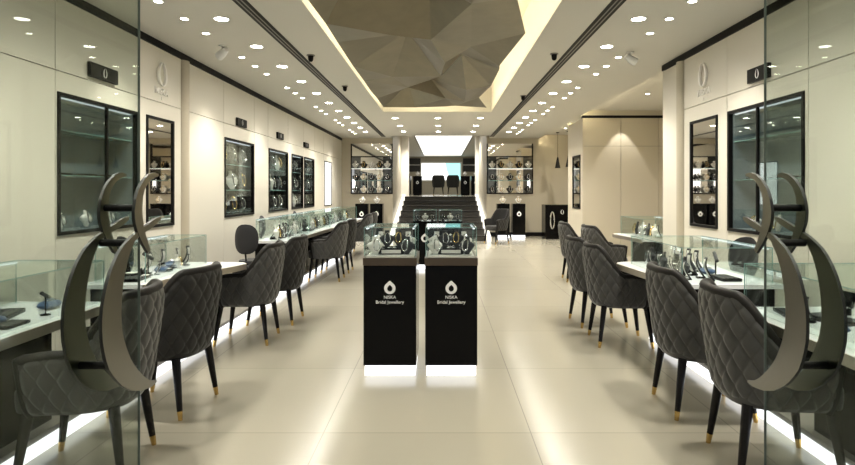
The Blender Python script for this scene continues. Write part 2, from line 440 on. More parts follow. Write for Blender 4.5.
# ================================================================== JEWELLERY DISPLAYS (prototypes)
def bust_proto(m, name='necklace_bust'):
    t = thing(name, 'x', 'jewellery display')
    MB().lathe([(.0, 0), (.05, 0), (.052, .008), (.03, .014), (.0, .014)], 18).build('base', M['steel'], t, smooth=True)
    # flattened shoulders and neck, leaning back
    mb = MB(); prof = [(.028, .014), (.045, .035), (.070, .07), (.088, .10), (.090, .115), (.066, .132), (.034, .145), (.026, .17), (.028, .195), (.0, .197)]
    mb.lathe(prof, 20, (0, 0, 0), 1, .42)
    mb.v = [(x, y+.12*(z-.1), z) for x, y, z in mb.v]
    mb.build('torso', m, t, smooth=True); return t
def necklace_proto(m):
    pts = []
    for i in range(28):
        a = 2*PI*i/28; x = .030*math.sin(a)*(1+.45*(math.cos(a) < 0)*abs(math.cos(a))); z = .118+.050*math.cos(a)
        if z < .118: z -= .02*(-math.cos(a))
        y = -.042+.35*max(0, (z-.1))*.9 if z < .15 else -.024+.2*(z-.12)
        pts.append((x, y-.012, z))
    mb = MB().tube(pts, .0065, 6, True)
    lo = min(pts, key=lambda p: p[2])
    mb.lathe([(.0, -.012), (.012, 0), (.0, .014)], 8, lo)
    return tag(mb.build('necklace', m, smooth=True), 'x', 'necklace')
def tongue_proto():
    t = thing('earring_stand', 'x', 'jewellery display')
    B(-.028, .028, -.03, .03, 0, .008).build('base', M['black'], t)
    n = 14; o_ = []; i_ = []
    for i in range(n+1):
        a = i/n; y = .02 - .055*math.sin(a*2.2); z = .008 + .16*a
        o_.append((y, z)); i_.append((y+.012*(1-a*.5), z+.004*a))
    MB().prism(o_+i_[::-1], 'x', -.024, .024).build('backing', M['blackmatte'], t)
    MB().prism([(y-.003, z) for y, z in o_[2:-1]]+[(y-.0004, z) for y, z in o_[2:-1]][::-1], 'x', -.014, .014).build('face', M['whitelac'], t)
    return t
def tbar_proto():
    t = thing('bracelet_bar', 'x', 'jewellery display')
    MB().lathe([(0, 0), (.035, 0), (.035, .008), (.008, .012), (0, .012)], 18).build('base', M['black'], t, smooth=True)
    MB().tube([(0, 0, .01), (0, 0, .15)], .006, 10).build('stem', M['black'], t, smooth=True)
    MB().tube([(-.055, 0, .175), (0, 0, .15), (.055, 0, .125)], .014, 12).build('crossbar', M['blackmatte'], t, smooth=True)
    return t
def tray_proto(m=None):
    t = thing('ring_tray', 'x', 'jewellery tray')
    mb = MB(); mb.box(-.11, .11, -.07, .07, 0, .006)
    for a in ((-.11, .11, -.07, -.063), (-.11, .11, .063, .07), (-.11, -.103, -.063, .063), (.103, .11, -.063, .063)): mb.box(*a, .006, .022)
    mb.build('frame', M['black'], t, bevel=.0015)
    for k in range(4):
        y = -.045+.03*k; MB().tube([(-.1, y, .016), (.1, y, .016)], .0105, 8).build('ring_roll', m or M['blackmatte'], t, smooth=True)
    return t
def pillow_proto():
    mb = MB(); n = 12; V = []; F = []
    for s in (0, 1):
        for j in range(n+1):
            for i in range(n+1):
                u = -1+2*i/n; v = -1+2*j/n; h = .022*((1-u**4)*(1-v**4))**.5
                V.append((u*.055, v*.045, .024+(h if s else -h)))
    N = (n+1)**2
    for s in (0, 1):
        for j in range(n):
            for i in range(n):
                a = s*N+j*(n+1)+i; F.append((a, a+1, a+n+2, a+n+1))
    mb.add(V, F); return tag(mb.build('bracelet_cushion', M['bluevelvet'], smooth=True), 'x', 'jewellery display')
def bracelet_proto():
    mb = MB(); mb.tube([(.034*math.cos(a), .026*math.sin(a), .006) for a in [2*PI*i/22 for i in range(22)]], .005, 7, True)
    return tag(mb.build('bracelet', M['silver'], smooth=True), 'x', 'bracelet')
def watchbox_proto():
    t = thing('jewellery_box', 'x', 'jewellery box')
    B(-.05, .05, -.045, .045, 0, .035).build('base', M['black'], t, bevel=.004)
    mb = MB().prism([(.045, .035), (.055, .035), (.075, .115), (.062, .118)], 'x', -.05, .05); mb.build('lid', M['black'], t, bevel=.002)
    B(-.038, .038, -.034, .034, .0352, .042).build('cushion', M['whitelac'], t, bevel=.003); return t
P_BB = Proto(bust_proto(M['blackmatte'])); P_BW = Proto(bust_proto(M['whitelac']))
P_NS = Proto(necklace_proto(M['silver'])); P_NG = Proto(necklace_proto(M['gold']))
P_TG = Proto(tongue_proto()); P_TB = Proto(tbar_proto()); P_TR = Proto(tray_proto()); P_PL = Proto(pillow_proto())
P_BR = Proto(bracelet_proto()); P_BX = Proto(watchbox_proto())

def bust_with(loc, rz, where, black=True, gold=False, s=1.0, grp=''):
    c = 'black' if black else 'white'
    (P_BB if black else P_BW).put(loc, rz, '%s necklace bust %s' % (c, where), '%s busts %s' % (c, grp or where), s)
    n = 'gold' if gold else 'silver'
    (P_NG if gold else P_NS).put(loc, rz, '%s necklace %s' % (n, where), '%s necklaces %s' % (n, grp or where), s)

# side walls' niches and their contents
where_l = ['in the smoky glass wall case behind the left glass door', None, 'in the first tall dark case past the left pilaster',
           'in the second tall dark case past the left pilaster', 'in the third tall dark case past the left pilaster', 'in the last tall dark case past the left pilaster']
lab_l = ['wide smoky blue glass wall case behind the left glass door', 'narrow black framed mirror under the raised emblem on the left wall',
         'tall dark jewellery wall case nearest past the left pilaster', 'tall dark wall case second past the left pilaster',
         'tall dark wall case third past the left pilaster', 'tall dark wall case last past the left pilaster before the lightbox', 'glowing white lightbox near the far end of the left wall']
cats = {'mirror': 'mirror', 'light': 'lightbox', 'blue': 'showcase', 'dark': 'showcase'}
for i, nc in enumerate(NICHES_L):
    t = wall_niche(XL, -1, *nc, lab_l[i], cats[nc[4]])
    if nc[4] == 'light': t.name = 'wall_lightbox'
    y0, y1, z0, z1, k = nc; h = z1-z0
    if k == 'dark':
        for r, q in enumerate((.028, h/3+.0085, 2*h/3+.0085)):
            for c in range(3 if y1-y0 > 1.1 else 2):
                nn = 3 if y1-y0 > 1.1 else 2
                y = y0 + (y1-y0)*(c+.5)/nn + random.uniform(-.04, .04)
                bust_with((XL-.15, y, z0+q), PI/2+random.uniform(-.35, .35), where_l[i], black=(random.random() < .85), gold=(random.random() < .25), s=1.5 + .15*random.random())
    elif k == 'blue':
        for c in range(3): bust_with((XL-.15, y0+.25+.36*c, z0+.029), PI/2, where_l[i], black=False, s=.8)
        for c in range(3): P_TR.put((XL-.15, y0+.25+.36*c, z0+h*.42+.0085), PI/2, 'ring tray on the shelf %s' % where_l[i], 'ring trays '+where_l[i], .8)
lab_r = ['wide smoky blue glass wall case behind the right glass door', 'narrow black framed mirror under the raised emblem on the right wall']
for i, nc in enumerate(NICHES_R):
    wall_niche(XR, 1, *nc, lab_r[i], cats[nc[4]])
    y0, y1, z0, z1, k = nc; h = z1-z0
    if k == 'blue':
        w_ = 'in the smoky glass wall case behind the right glass door'
        for c in range(3): bust_with((XR+.15, y0+.25+.36*c, z0+.029), -PI/2, w_, black=False, gold=True, s=.8)
        for c in range(3): P_TR.put((XR+.15, y0+.25+.36*c, z0+h*.42+.0085), PI/2, 'ring tray on the shelf %s' % w_, 'ring trays '+w_, .8)
wall_niche(3.06, 1, 12.52, 13.23, 1.0, 2.2, 'mirror', 'narrow black framed mirror on the block beyond the side bay', 'mirror')

# mirrored displays on the back wall
def back_display(x0, x1, side):
    t = thing('mirrored_wall_display', 'mirrored wall display with a lit shelf on the back wall %s of the stairs' % side, 'display wall', ((x0+x1)/2, YB, 1.31))
    w = (x1-x0)/2
    B(-w, w, .03, .04, 0, 1.56).build('mirror_pane', M['mirror'], t)
    mb = MB()
    for a in ((-w, w, -.02, .03, 1.14, 1.17), (-w, w, -.02, .03, 0, .03), (-w, -w+.03, -.02, .03, .03, 1.56), (w-.03, w, -.02, .03, .03, 1.56)): mb.box(*a)  # upper crossbar imitates a line reflected in the mirror; the rest is frame
    mb.build('frame', M['blackband'], t)
    for z in (.40, .78):
        B(-w+.03, w-.03, -.20, .03, z, z+.012).build('glass_shelf', M['glassedge'], t)
    B(-w+.05, w-.05, -.19, -.17, .768, .778).build('light_strip', M['shelfled'], t)
    for sx in (-1, 1):
        a, b = sorted((sx*(w-.03), sx*(w-.30))); B(a, b, .0, .028, .03, 1.14).build('dark_panel', M['smoke'], t)
    wh = 'on the mirrored shelves on the back wall %s of the stairs' % side
    for z in (.03, .4125, .7925):
        for c in range(5):
            x = (x0+x1)/2 - w + .16 + (2*w-.32)*c/4
            bust_with((x, YB-.08, 1.31+z), 0, wh, black=(c+int(z*10)) % 2 == 0, gold=c % 2 == 1, s=1.15)
back_display(-2.80, -1.50, 'left'); back_display(1.42, 2.86, 'right')
for x, s_ in ((-2.70, 'left'), (2.72, 'right')):
    t = thing('wall_strip_lamp', 'short vertical white lamp at the outer edge of the %s back wall mirror' % s_, 'wall lamp', (x, YB-.06, 1.4))
    B(-.035, .035, 0, .035, 0, .35).build('diffuser', M['lightbox'], t); B(-.045, .045, .036, .05, -.01, .36).build('backplate', M['camwhite'], t)

# ================================================================== EMBLEMS AND PLAQUES
NAME = 'NISKA'; SUB = 'Bridal Jewellery'
for x, sg, y, side in ((XL, 1, 6.27, 'left'), (XR, -1, 6.28, 'right')):
    t = thing('wall_emblem', 'raised drop shaped emblem with letters high on the %s wall' % side, 'sign', (x, y, 2.69))
    rot = (PI/2, 0, PI/2*sg)
    e = emblem_mb(.29, .025, .66, 1.05).build('emblem', [M['creamlac']], t, loc=(sg*.004, 0, 0)); e.rotation_euler = rot
    text_mesh('lettering', NAME, .105, M['creamlac'], t, (sg*.006, 0, -.20), rot, .005)
    text_mesh('lettering', 'J', .045, M['creamlac'], t, (sg*.006, 0, -.27), rot, .004)
def plaque(x, sg, y, w, h, z, lab):
    t = thing('wall_sign', lab, 'sign', (x, y, z))
    a, b = sorted((sg*.002, sg*.035)); B(a, b, -w/2, w/2, 0, h).build('housing', M['blackband'], t, bevel=.003)
    rot = (PI/2, 0, PI/2*sg)
    e = emblem_mb(h*.72, .002).build('emblem', M['white'], t, loc=(sg*.0355, 0, h*.52)); e.rotation_euler = rot
plaque(XL, 1, 5.17, .42, .13, 2.40, 'small black plaque with a white mark above the smoky case on the left wall')
plaque(XR, -1, 5.17, .34, .13, 2.40, 'small black plaque with a white mark above the smoky case on the right wall')
plaque(XL, 1, 8.75, .40, .12, 2.385, 'small black plaque above the nearest tall dark case past the left pilaster')
plaque(XL, 1, 10.85, .40, .12, 2.385, 'small black plaque above the second tall dark case past the left pilaster')
plaque(XL, 1, 12.95, .40, .11, 2.385, 'small black plaque above the last dark cases on the left wall')

# ================================================================== DOWNLIGHTS
def downlight(r, m, name):
    t = thing(name, 'x', 'ceiling light')
    MB().lathe([(r, -.001), (r+.018, -.001), (r+.016, -.006), (r, -.006), (r, -.001)], 24, caps=False).build('trim_ring', M['camwhite'], t, smooth=True)
    MB().lathe([(0, -.0035), (r, -.0035), (r, -.0015), (0, -.0015)], 24).build('lens', m, t); return t
P_BIG = Proto(downlight(.064, M['lamp'], 'recessed_downlight')); P_SM = Proto(downlight(.034, M['lampsmall'], 'recessed_spotlight'))
def spot(loc, power, size=150, blend=.9, r=.05, col=(1, .95, .84), aim=None):
    l = bpy.data.lights.new('downlight_or_fill_lamp', 'SPOT'); l.energy = power; l.spot_size = math.radians(size); l.spot_blend = blend
    l.shadow_soft_size = r; l.color = col
    o = bpy.data.objects.new('downlight_or_fill_lamp', l); COL.objects.link(o); o.location = loc
    if aim: o.rotation_euler = (Vector(aim)-Vector(loc)).to_track_quat('-Z', 'Y').to_euler()
    return o
for side, xb, xs, dx in (('left', -2.09, -2.44, -.5), ('right', 1.88, 2.17, .5)):
    for k in range(16):
        y = .25 + 1.035*k
        P_BIG.put((xb, y, CZ), 0, 'large round downlight in the long row over the %s counters' % side, 'large downlights over the %s counters' % side)
        if y > .2: spot((xb, y, CZ-.02), 85, 150)
    for g in range(8):
        for q in range(3):
            y = .80 + 2.06*g + .5*q
            if y > 16.6: continue
            P_SM.put((xs, y, CZ), 0, 'small round spotlight near the %s wall in rows of three' % side, 'small spotlights near the %s wall' % side)
            if q == 1 and y > 1: spot((xs, y, CZ-.02), 85, 85, .8, .03, aim=(xs+dx*1.1, y, 0))
for y in (12.8, 14.3, 15.7):
    for x in (-1.03, -.07, .88):
        P_BIG.put((x, y, CZ), 0, 'large round downlight in the three rows between ceiling relief and stairs', 'downlights in front of the stairs')
    spot((-.07, y, CZ-.02), 150, 150)
for x, y in ((3.7, 10.2), (4.25, 10.6), (4.6, 9.9), (3.45, 14.8), (3.45, 15.8)):
    P_SM.put((x, y, CZ+.1), 0, 'small round spotlight in the raised ceiling of the side bay', 'spotlights in the side bay ceiling')
spot((3.88, 12.02, CZ+.04), 45, 62, .35, .01, aim=(3.88, 12.22, 0)); spot((4.1, 9.8, CZ+.06), 110, 150); spot((3.9, 15.6, CZ+.06), 150, 150)
spot((.1, 28, 3.4), 90, 160); spot((-.9, 20.6, 3.4), 220, 140); spot((.95, 20.6, 3.4), 220, 140)  # last two are added fill to brighten the stair columns, no fitting there

# spotlights on brackets and little cameras
def bracket(loc, rz, lab):
    t = thing('track_spotlight', lab, 'ceiling light', loc, rz)
    MB().lathe([(0, -.015), (.045, -.015), (.045, -.001), (0, -.001)], 18).build('mount', M['camwhite'], t, smooth=True)
    MB().tube([(0, 0, -.015), (0, 0, -.06)], .012).build('stem', M['camwhite'], t, smooth=True)
    MB().tube([(-.06, 0, -.05), (.0, 0, -.085), (.07, 0, -.115)], [.030, .045, .05], 14).build('head', M['camwhite'], t, smooth=True)
    MB().tube([(.0705, 0, -.1155), (.073, 0, -.117)], .036, 14).build('lens', M['blackband'], t)
bracket((-2.46, 6.43, CZ), 2.6, 'white tilted spot fitting on the ceiling above the left wall emblem')
bracket((2.23, 6.72, CZ), .3, 'white tilted spot fitting on the ceiling above the right wall emblem')
P_CAM = None
def camera_unit():
    t = thing('security_camera', 'x', 'security camera')
    MB().lathe([(0, -.012), (.05, -.012), (.05, -.001), (0, -.001)], 18).build('mount', M['slat'], t, smooth=True)
    MB().lathe([(0, -.085), (.018, -.08), (.030, -.06), (.034, -.012), (0, -.012)], 18).build('dome', M['blackband'], t, smooth=True); return t
P_CAM = Proto(camera_unit())
P_CAM.put((-1.57, 6.87, CZ), 0, 'small dark dome camera beside the left slot diffuser, nearest the viewer')
P_CAM.put((1.35, 6.8, CZ), 0, 'small dark dome camera beside the right slot diffuser, nearest the viewer')
P_CAM.put((-1.50, 8.9, CZ), 0, 'small dark dome camera beside the left slot diffuser, farther back')
P_CAM.put((1.41, 9.8, CZ), 0, 'small dark dome camera beside the right slot diffuser, farther back')

# ================================================================== CHAIRS
def smoothstep(a, b, x):
    t = max(0, min(1, (x-a)/(b-a))); return t*t*(3-2*t)
def chair_proto(fab, name='dining_armchair'):
    """front is +x; back centre at x=-.29"""
    t = thing(name, 'x', 'chair')
    # plan curve by arc length
    raw = []
    for i in range(61):
        a = PI/2*(i/60)
        raw.append((-.02-.275*math.cos(a)**.85 if math.cos(a) > 0 else -.02, .30*math.sin(a)**.85))
    raw += [(-.02+.25*k/20, .30-.012*k/20) for k in range(1, 21)]
    L = [0]
    for a, b in zip(raw, raw[1:]): L.append(L[-1]+math.dist(a, b))
    tot = L[-1]
    def plan(d):
        s = -1 if d < 0 else 1; d = min(abs(d), tot-1e-6)
        for k in range(len(L)-1):
            if L[k+1] >= d:
                q = (d-L[k])/(L[k+1]-L[k]+1e-9); return (raw[k][0]*(1-q)+raw[k+1][0]*q, s*(raw[k][1]*(1-q)+raw[k+1][1]*q))
        return (raw[-1][0], s*raw[-1][1])
    def ztop(d):
        d = abs(d)/tot; return .895 - .258*smoothstep(.30, .68, d) - .015*smoothstep(.78, 1, d)
    def zbot(d): return .355
    def pos(d, v, off):
        x, y = plan(d); e = .004
        x1, y1 = plan(d-e); x2, y2 = plan(d+e)
        tx, ty = x2-x1, y2-y1; l = math.hypot(tx, ty) or 1; nx, ny = -ty/l, tx/l
        if nx*(x-.05)+ny*y < 0: nx, ny = -nx, -ny
        z = zbot(d)+(ztop(d)-zbot(d))*v
        k = .83+.17*min(1, (z-.355)/.40)+.03*smoothstep(.7, .95, z)
        bend = 1 - .07*(1-min(1, (z-.355)/.10))**2
        cx = .03
        X = cx+(x-cx)*k*bend + nx*off; Y = y*k*bend + ny*off
        return (X, Y, z)
    NU, NV = 236, 60
    mb = MB(); V = []; F = []
    def quilt(d, z):
        p = 1.0/.098; q = 1.0/.15
        a = math.sin(PI*(d*p+z*q)); b = math.sin(PI*(d*p-z*q))
        return .0150*(1-math.exp(-3.2*abs(a*b)**.8))
    for i in range(NU+1):
        d = -tot+2*tot*i/NU
        for j in range(NV+1):
            v = j/NV; z = zbot(d)+(ztop(d)-zbot(d))*v
            edge = min(1, min(v, 1-v)*12)*min(1, (tot-abs(d))*30)
            V.append(pos(d, v, quilt(d, z)*edge))
    for i in range(NU):
        for j in range(NV):
            a = i*(NV+1)+j; F.append((a, a+NV+1, a+NV+2, a+1))
    mb.add(V, F); o = mb.build('quilted_back', fab, t); 
    for p in o.data.polygons: p.use_smooth = True
    # inner lining
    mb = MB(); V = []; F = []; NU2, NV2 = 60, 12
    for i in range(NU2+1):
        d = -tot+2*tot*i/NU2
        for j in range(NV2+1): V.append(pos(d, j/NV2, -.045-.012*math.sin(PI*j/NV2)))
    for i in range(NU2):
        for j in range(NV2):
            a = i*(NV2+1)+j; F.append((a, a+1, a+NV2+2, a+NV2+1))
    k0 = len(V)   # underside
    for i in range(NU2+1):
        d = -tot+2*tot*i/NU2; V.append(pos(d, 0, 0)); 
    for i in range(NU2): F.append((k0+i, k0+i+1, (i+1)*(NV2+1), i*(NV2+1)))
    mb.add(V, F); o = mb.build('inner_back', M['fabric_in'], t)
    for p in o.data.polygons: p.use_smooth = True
    # padded rim following the whole edge
    pts = []
    for j in range(8): p = pos(-tot+.002, j/8, -.0225); pts.append(p)
    for i in range(91): d = (-tot+.002)+2*(tot-.002)*i/90; pts.append(pos(d, 1, -.0225))
    for j in range(8): p = pos(tot-.002, 1-(j+1)/8, -.0225); pts.append(p)
    MB().tube(pts, .027, 10).build('padded_rim', M['piping'], t, smooth=True)
    # seat
    mb = MB(); outl = []
    for i in range(40):
        a = 2*PI*i/40; c, s = math.cos(a), math.sin(a); e = .55
        outl.append((.035+.265*math.copysign(abs(c)**e, c), .238*math.copysign(abs(s)**e, s)))
    V = []; F = []; lv = [(.355, .93), (.362, .98), (.40, 1), (.445, 1), (.465, .97), (.475, .88), (.479, .5)]
    for z, k in lv: V += [(.035+(x-.035)*k, y*k, z) for x, y in outl]
    for l in range(len(lv)-1):
        for i in range(40): F.append((l*40+i, l*40+(i+1) % 40, (l+1)*40+(i+1) % 40, (l+1)*40+i))
    F.append(tuple(range(40))[::-1]); F.append(tuple((len(lv)-1)*40+i for i in range(40)))
    mb.add(V, F); mb.build('seat', fab, t, smooth=True)
    for sx, sy in ((-1, -1), (-1, 1), (1, -1), (1, 1)):
        top = Vector((.02+sx*.185, sy*.19, .37)); bot = Vector((.02+sx*.235, sy*.225, 0))
        q = lambda u: top.lerp(bot, u)
        lg = MB().tube([q(0), q(.5), q(.85)], [.027, .021, .0165], 12).build('leg', M['legwood'], t, smooth=True)
        MB().tube([q(.85), q(1)], [.0168, .0125], 12).build('leg_tip', M['brass'], lg, smooth=True)
    return t
P_CH = Proto(chair_proto(M['fabric'])); P_CD = Proto(chair_proto(M['fabric_dark']))
LC = [(-1.76, 2.89, PI+.16, 0, 'grey quilted armchair behind the left glass door, nearest the viewer'),
      (-1.78, 3.72, PI-.10, 1, 'dark grey armchair just past the left door handle'),
      (-1.80, 5.37, PI+.05, 0, 'grey armchair third along the left counters, its arm sloping down sideways'),
      (-1.76, 6.15, PI, 1, 'dark armchair fourth along the left counters, tight behind the third'),
      (-1.78, 9.0, PI, 0, 'grey armchair at the far left counter, nearest of its group'),
      (-1.78, 9.9, PI, 1, 'dark armchair at the far left counter, between two grey ones'),
      (-1.75, 12.0, PI, 0, 'grey armchair at the far left counter, second from the stairs'),
      (-1.75, 12.9, PI, 1, 'dark armchair at the far left counter, closest to the stairs'),
      (1.67, 2.92, -.13, 0, 'grey quilted armchair beside the right glass door, nearest the viewer'),
      (1.665, 3.69, -.06, 0, 'grey quilted armchair second along the right counters, next to the nearest'),
      (1.64, 5.30, -.05, 0, 'grey armchair third along the right counters, seen past two quilted backs'),
      (1.64, 6.05, .05, 0, 'grey armchair fourth along the right counters, partly hidden by the third'),
      (2.16, 8.95, -.05, 0, 'grey armchair at the counter in the right side bay, farther one'),
      (2.33, 8.15, .1, 0, 'grey armchair at the counter in the right side bay, nearer one'),
      (1.50, 15.25, -2.5, 1, 'dark armchair standing alone at the right foot of the stairs')]
for x, y, rz, dk, lab in LC:
    g = None
    (P_CD if dk else P_CH).put((x, y, 0), rz, lab, g)
for k, x in enumerate((-.12, .54)):
    P_CD.put((x, 26, 1.2), PI/2, 'dark armchair on the upper floor in front of the screen, %s' % ('closer to the centre' if k else 'beside the left pedestals'))
# staff chairs with rounded black backs
def staff_proto():
    t = thing('staff_chair', 'x', 'chair')
    mb = MB(); V = []; F = []; n = 24
    for s, off in ((0, -.02), (1, .02)):
        for r in range(6):
            for i in range(n):
                a = 2*PI*i/n; q = (r+.001)/5
                y = .21*q*math.copysign(abs(math.cos(a))**.8, math.cos(a)); z = .80+.20*q*math.copysign(abs(math.sin(a))**.8, math.sin(a))
                V.append((-.2 + .9*y*y + off*max(0,1-q**4)**.5, y, z))
    for s in (0, 1):
        for r in range(5):
            for i in range(n):
                a = s*6*n+r*n+i; b = s*6*n+r*n+(i+1) % n; F.append((a, b, b+n, a+n))
    for i in range(n): F.append((5*n+i, 5*n+(i+1) % n, 11*n+(i+1) % n, 11*n+i))
    mb.add(V, F); mb.build('backrest', M['blackmatte'], t, smooth=True)
    MB().lathe([(0, .45), (.19, .45), (.21, .475), (.20, .51), (0, .52)], 28).build('seat', M['blackmatte'], t, smooth=True)
    MB().tube([(-.17, 0, .47), (-.2, 0, .62), (-.19, 0, .66)], .014).build('back_support', M['legwood'], t, smooth=True)
    MB().tube([(0, 0, .03), (0, 0, .45)], .024).build('pillar', M['steel'], t, smooth=True)
    MB().lathe([(0, 0), (.2, 0), (.2, .012), (.03, .03), (0, .03)], 28).build('base', M['steel'], t, smooth=True)
    return t
P_SC = Proto(staff_proto())
for x, y, rz, lab in ((-2.74, 5.2, 1.0, 'black round backed staff chair seen through the left door handle'),
                      (-2.32, 7.0, 1.45, 'black round backed staff chair in the gap between the left counters'),
                      (2.63, 5.15, 1.75, 'black round backed staff chair behind the right showcases'),
                      (-2.76, 9.3, 0, 'black staff chair behind the far left counter, nearer one'),
                      (-2.76, 11.4, 0, 'black staff chair behind the far left counter, farther one')):
    r_ = P_SC.put((x, y, .1), rz, lab, None, .92); r_.scale = (.9, .72, .9)

# ================================================================== COUNTERS
def counter(name_lab, side, xf0, xf1, xbase, xback, y0, y1, round_end=False):
    """side -1 left / +1 right; xf0, xf1: front edge |x| at near and far ends"""
    t = thing('jewellery_counter', name_lab, 'counter', (0, 0, 0))
    s = side
    n = 10; front = []
    for i in range(n+1):
        u = i/n; q = smoothstep(0, 1, u); front.append((s*(xf0+(xf1-xf0)*q), y0+(y1-y0)*u))
    # rounded far corner
    if round_end:
        r = .16; fx, fy = front[-1]; front = front[:-1]
        for k in range(7):
            a = PI/2*k/6; front.append((fx+s*r*(1-math.cos(a)), fy-r+r*math.sin(a)))
    poly = front+[(s*xback, y1), (s*xback, y0)]
    MB().prism(poly, 'z', .72, .75).build('countertop', M['tabletop'], t)
    poly2 = [(x-s*.006, y) for x, y in front]+[(x+s*.012, y) for x, y in front][::-1]
    MB().prism(poly2, 'z', .70, .7499).build('edge_band', M['tableedge'], t)
    a, b = sorted((s*xbase, s*(xback-.02)))
    B(a, b, y0+.08, y1-.1, .1 if xf0 < 2.5 else 0, .718).build('cabinet', M['black'], t)
    return t
def pane_case(lab, x0, x1, y0, y1, z0, z1, led=True, name='glass_showcase', grp=None):
    if x0 > x1: x0, x1 = x1, x0
    t = thing(name, lab, 'showcase', ((x0+x1)/2, (y0+y1)/2, z0), 0, grp)
    w, d, h = (x1-x0)/2, (y1-y0)/2, z1-z0; k = .006
    B(-w, w, -d, -d+k, 0, h-k).build('glass_pane', M['glass'], t)
    B(-w, w, d-k, d, 0, h-k).build('glass_pane', M['glass'], t)
    B(-w, -w+k, -d+k, d-k, 0, h-k).build('glass_pane', M['glass'], t)
    B(w-k, w, -d+k, d-k, 0, h-k).build('glass_pane', M['glass'], t)
    B(-w, w, -d, d, h-k+.0005, h).build('glass_pane', M['glass'], t)
    mb = MB(); e = .0035
    for sx in (-1, 1):
        for sy in (-1, 1): mb.box(*sorted((sx*(w+.0005), sx*(w-e))), *sorted((sy*(d+.0005), sy*(d-e))), 0, h)
        mb.box(*sorted((sx*(w+.0005), sx*(w-e))), -d, d, h-e, h+.0005)
    for sy in (-1, 1): mb.box(-w, w, *sorted((sy*(d+.0005), sy*(d-e))), h-e, h+.0005)
    mb.build('pane_edge', M['glassedge'], t)
    return t, w, d, h
def led(t, x, y0, y1, z, m='caseled'):
    B(x-.005, x+.005, y0, y1, z-.010, z-.001).build('light_strip', M[m], t)

for xa, xb, ya, yb, side in ((-3.07, -2.13, .6, 13.75, 'left'), (1.97, 2.89, .6, 5.40, 'right')):
    t = thing('lit_platform', 'low platform with a glowing white edge under the %s counters' % side, 'platform')
    B(xa, xb, ya, yb, .001, .07).build('glowing_edge', M['plinth'], t)
    if side == 'left': B(xa, xb-.012, ya+.01, yb-.01, .0705, .0995).build('deck', M['slat'], t)
    else: B(xa+.012, xb, ya+.01, yb-.01, .0705, .0995).build('deck', M['slat'], t)
counter('white topped jewellery counter behind the left glass door', -1, 1.93, 1.93, 2.22, 2.50, .9, 3.35)
counter('white topped jewellery counter second on the left, past the door handle', -1, 2.06, 1.74, 2.20, 2.50, 3.95, 5.22, True)
counter('long white topped jewellery counter at the far left', -1, 1.98, 1.84, 2.15, 2.46, 7.4, 13.6)
counter('white topped jewellery counter behind the right glass door', 1, 1.62, 1.62, 2.03, 2.38, .9, 3.20)
counter('white topped jewellery counter second on the right, with rounded far corner', 1, 1.66, 1.58, 2.03, 2.38, 3.95, 5.25, True)
counter('white topped jewellery counter in the right side bay', 1, 2.68, 2.60, 2.90, 3.30, 7.62, 8.75, True)

def fill(x0, x1, y0, y1, z, where, facing, seq, s=1.0):
    """spread the displays of seq along a case; facing: rotation so that front looks to the customer"""
    n = len(seq)
    for i, kdef in enumerate(seq):
        y = y0 + (y1-y0)*(i+.5)/n; x = x0 + (x1-x0)*(.38 if i % 2 else .66); r = facing + random.uniform(-.3, .3)
        if kdef == 'T': P_TG.put((x, y, z), r, 'curved black earring stand with white face ' + where, 'earring stands ' + where, s)
        elif kdef == 'B': P_TB.put((x, y, z), r, 'black bracelet bar on a stem ' + where, 'bracelet bars ' + where, s)
        elif kdef == 'R': P_TR.put((x, y, z), r, 'low black ring tray ' + where, 'ring trays ' + where, s)
        elif kdef == 'P':
            P_PL.put((x, y, z), r, 'blue velvet bracelet cushion ' + where, 'bracelet cushions ' + where, s)
            P_BR.put((x, y, z+.043*s), r, 'silver bracelet on a blue cushion ' + where, 'bracelets on cushions ' + where, s)
        elif kdef == 'X': P_BX.put((x, y, z), r, 'open black jewellery box ' + where, 'jewellery boxes ' + where, s)
        elif kdef in 'NW': bust_with((x, y, z), r, where, kdef == 'N', i % 3 == 0, s)
ZT = .7505
t, w, d, h = pane_case('long glass showcase on the counter behind the left glass door', -2.46, -1.95, .95, 3.30, ZT, 1.0); led(t, -w+.02, -d+.02, d-.02, h-.006)
fill(-2.42, -2.03, 1.0, 3.25, ZT, 'in the showcase behind the left glass door', PI/2, 'RRRXRRRBPRP')
t, w, d, h = pane_case('glass showcase on the second left counter', -2.46, -2.10, 4.05, 5.10, ZT, 1.01); led(t, -w+.02, -d+.02, d-.02, h-.006)
fill(-2.40, -2.16, 4.1, 5.05, ZT, 'in the glass showcase on the second left counter', PI/2, 'RXBTPTTPT')
P_TR.put((-1.93, 4.75, ZT), 1.3, 'black ring tray lying open on the second left counter', None, .8)
for q, (ya, yb) in enumerate(((7.45, 8.6), (8.65, 10.25), (10.3, 11.9), (11.95, 13.5))):
    o_ = ('nearest', 'second', 'third', 'last')[q]
    t, w, d, h = pane_case('%s glass showcase along the far left counter' % o_, -2.42, -2.0, ya, yb, ZT, 1.03); led(t, -w+.02, -d+.02, d-.02, h-.006)
    fill(-2.38, -2.08, ya+.05, yb-.05, ZT, 'in the %s showcase along the far left counter' % o_, PI/2, 'WTNRTWTNTBW' if q % 2 == 0 else 'TWNTRBWTNT')
t, w, d, h = pane_case('long glass showcase on the counter behind the right glass door', 1.68, 2.34, .95, 3.16, ZT, 1.0); led(t, w-.02, -d+.02, d-.02, h-.006)
fill(2.28, 1.78, 1.0, 3.1, ZT, 'in the showcase behind the right glass door', -PI/2, 'RRXRRPRRBRRX')
t, w, d, h = pane_case('glass showcase full of dark stands on the second right counter', 1.70, 2.34, 4.02, 5.10, ZT, 1.0); led(t, w-.02, -d+.02, d-.02, h-.006)
